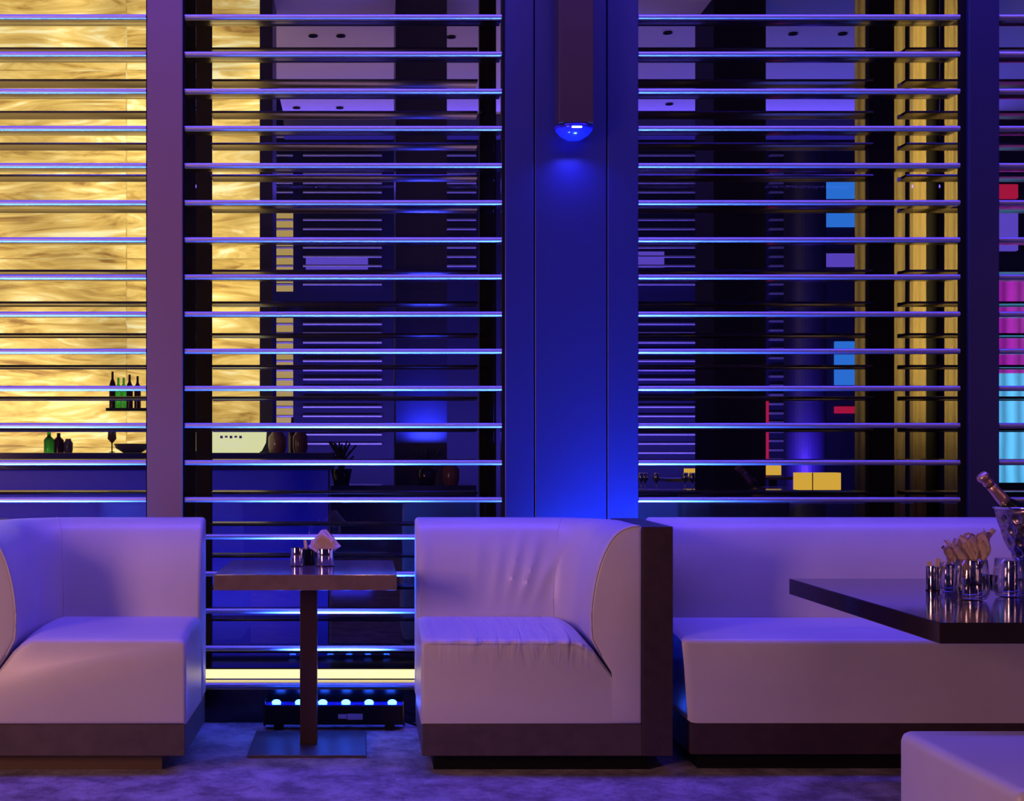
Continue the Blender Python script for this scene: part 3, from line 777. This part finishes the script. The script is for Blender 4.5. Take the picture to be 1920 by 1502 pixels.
# low furniture and lanterns right
tb = thing('far_table', 'dark low counter beyond the glass carrying the amber lanterns', 'table', (PX(1390, 9.6), 9.6, 0))
obj('tabletop', B(-.75, .85, 0, .8, PZ(922, 9.6) - .04, PZ(922, 9.6)), 'bartop', tb)
obj('pedestal', B(-.3, .4, .2, .6, 0, PZ(922, 9.6) - .04), 'black', tb)
def lantern(label, a, b_, c, d_, d, split=None):
    t = thing('amber_lantern', label, 'lantern', (PX((a + b_) / 2, d), d, PZ(d_, d) + .006), 'amber lanterns beyond the glass')
    h = PX(b_, d) - PX((a + b_) / 2, d); H = PZ(c, d) - PZ(d_, d)
    obj('shade', B(-h, h, 0, .12, .003, H, bev=.003), 'lampglow', t)
    obj('base', B(-h - .004, h + .004, -.004, .124, -.003, .004), 'black', t)
    if split: obj('frame', B(-h + split * 2 * h - .003, -h + split * 2 * h + .003, -.004, .0, 0, H), 'base', t)
zc = PZ(922, 9.6)
lantern('wide amber box lantern on the low counter, largest of the three', 1497, 1577, 888, 921.5, 9.75, .33)
lantern('small amber box lantern left of the largest one', 1433, 1465, 874, 893, 13.0)
lantern('small amber lantern nearest the pillar', 1288, 1334, 880, 896, 12.0)
for (a, d, zz, lb_) in ((1449, 13.06, PZ(893, 13.0), 'small dark table under the middle amber lantern'), (1311, 12.06, PZ(896, 12.0), 'small dark table under the amber lantern nearest the pillar')):
    t = thing('pedestal_table', lb_, 'table', (PX(a, d), d, 0), 'small tables beyond the glass')
    obj('tabletop', B(-.35, .35, -.3, .3, zz - .03, zz - .003), 'bartop', t); obj('leg', B(-.03, .03, -.03, .03, 0, zz - .03), 'black', t)
def glassware(label, px, d, z, seed):
    t = thing('glass_cluster', label, 'glassware', (PX(px, d), d, z), 'clustered glassware beyond the glass')
    rnd = random.Random(seed)
    for k in range(4):
        r = .028; h = .13
        obj('glass', lathe([(0, 0), (r * .8, .003), (.004, .01), (.004, h * .45), (r * .9, h * .65), (r * .8, h), (r * .76, h), (0, h * .5)], 16), 'chrome', t, (rnd.uniform(-.12, .12), rnd.uniform(.03, .2), 0), smooth=True)
glassware('stemmed glasses beyond the glass at the left end of the low counter', 1225, 9.7, zc, 3)
glassware('stemmed glasses beyond the glass below the amber lantern nearest the pillar', 1318, 9.75, zc, 4)
# chairs beyond the glass
def farchair(label, px, d):
    t = thing('lounge_chair', label, 'chair', (PX(px, d), d, 0), 'lounge chairs beyond the glass')
    obj('seat', B(-.28, .28, 0, .55, .25, .45, bev=.03, seg=3), 'navy', t)
    obj('backrest', B(-.28, .28, .5, .62, .40, .95, bev=.03, seg=3), 'navy', t)
    for sx_ in (-.24, .24):
        for sy_ in (.05, .55): obj('leg', B(sx_ - .02, sx_ + .02, sy_ - .02, sy_ + .02, 0, .25), 'black', t)
farchair('dark lounge chair beyond the glass behind the banquette', 1395, 8.6)

# curtains beyond the right post
def curtain(label, a, b_, d, m_='curtain', z0=.05, z1=5.3, grp='beige curtains beyond the glass'):
    x0, x1 = PX(a, d), PX(b_, d); n = max(10, int((x1 - x0) / .006)); bm = bmesh.new(); cols = []
    for i in range(n + 1):
        u = i / n; x = x0 + (x1 - x0) * u
        y = .006 * math.sin(x * 2 * PI / .045) + .004 * math.sin(x * 61)
        cols.append([bm.verts.new((x - (x0 + x1) / 2, y, z)) for z in (z0, (z0 + z1) / 2, z1)])
    for c0, c1 in zip(cols, cols[1:]):
        for j in range(2): bm.faces.new((c0[j], c1[j], c1[j + 1], c0[j + 1]))
    bmesh.ops.solidify(bm, geom=bm.faces[:], thickness=.004)
    tag(obj('curtain', bm, m_, None, ((x0 + x1) / 2, d, 0), smooth=True), label, 'curtain', grp)
curtain('dim beige curtain left of the black rear post', 1602, 1640, 8.0)
curtain('beige curtain just right of the black rear post', 1668, 1697, 7.9)
curtain('beige curtain second from the rear post, between dark strips', 1706, 1737, 7.9)
curtain('beige curtain beside the navy post at right', 1770, 1812, 7.9)
struct('wall_right', B(PX(1636, 8.1), PX(1866, 8.1), 8.1, 8.2, 0, 5.5), 'black')
area('curtain_light', (3.29, 7.32, 2.7), (.12, 2.6), (1.0, .74, .26), 9, (3.29, 8.0, 2.7), 90)
curtain('magenta glowing drape at the right edge, above the cyan one', 1862, 1960, 9.0, 'drape_pink', PZ(700, 9.0), PZ(520, 9), 'coloured drapes at the right edge')
curtain('cyan glowing drape low at the right edge', 1862, 1960, 9.0, 'drape_cyan', PZ(905, 9.0), PZ(700, 9.0), 'coloured drapes at the right edge')
for (c, d_, m_, lb_) in ((180, 210, 'pinkglow', 'hot pink lit panel high at the right edge'), (345, 372, 'redglow', 'red lit panel at the right edge, below the hot pink one'), (395, 470, 'violetglow', 'violet lit panel at the right edge above the magenta drape')):
    d = 12.0
    tag(obj('lit_screen', B(PX(1850, d), PX(1910, d), d, d + .05, PZ(d_, d), PZ(c, d), bev=.01), m_), lb_, 'screen', 'lit screens at the right edge')

struct('wall_right_far', B(PX(1835, 12.05), PX(2000, 12.05), 12.05, 12.2, 0, 6), 'black')
# warm lamps of the lounge (their bulbs glint in the slats)
for i, lx in enumerate((-3.1, -1.57, 0.08, 1.9, 3.96, 5.5)):
    t = thing('pendant_lamp', 'warm pendant lamp on the camera side of the lounge', 'lamp', (lx, -2.0, 6.75), 'warm pendant lamps')
    bm = bmesh.new(); bmesh.ops.create_uvsphere(bm, u_segments=16, v_segments=10, radius=.04); obj('bulb', bm, 'bulb', t, smooth=True)
    obj('cap', lathe([(0, .075), (.02, .07), (.03, .03), (.0, .03)], 16), 'black', t)
    obj('cord', tube(bmesh.new(), [(0, 0, .07), (0, 0, 1.0)], .003), 'black', t)
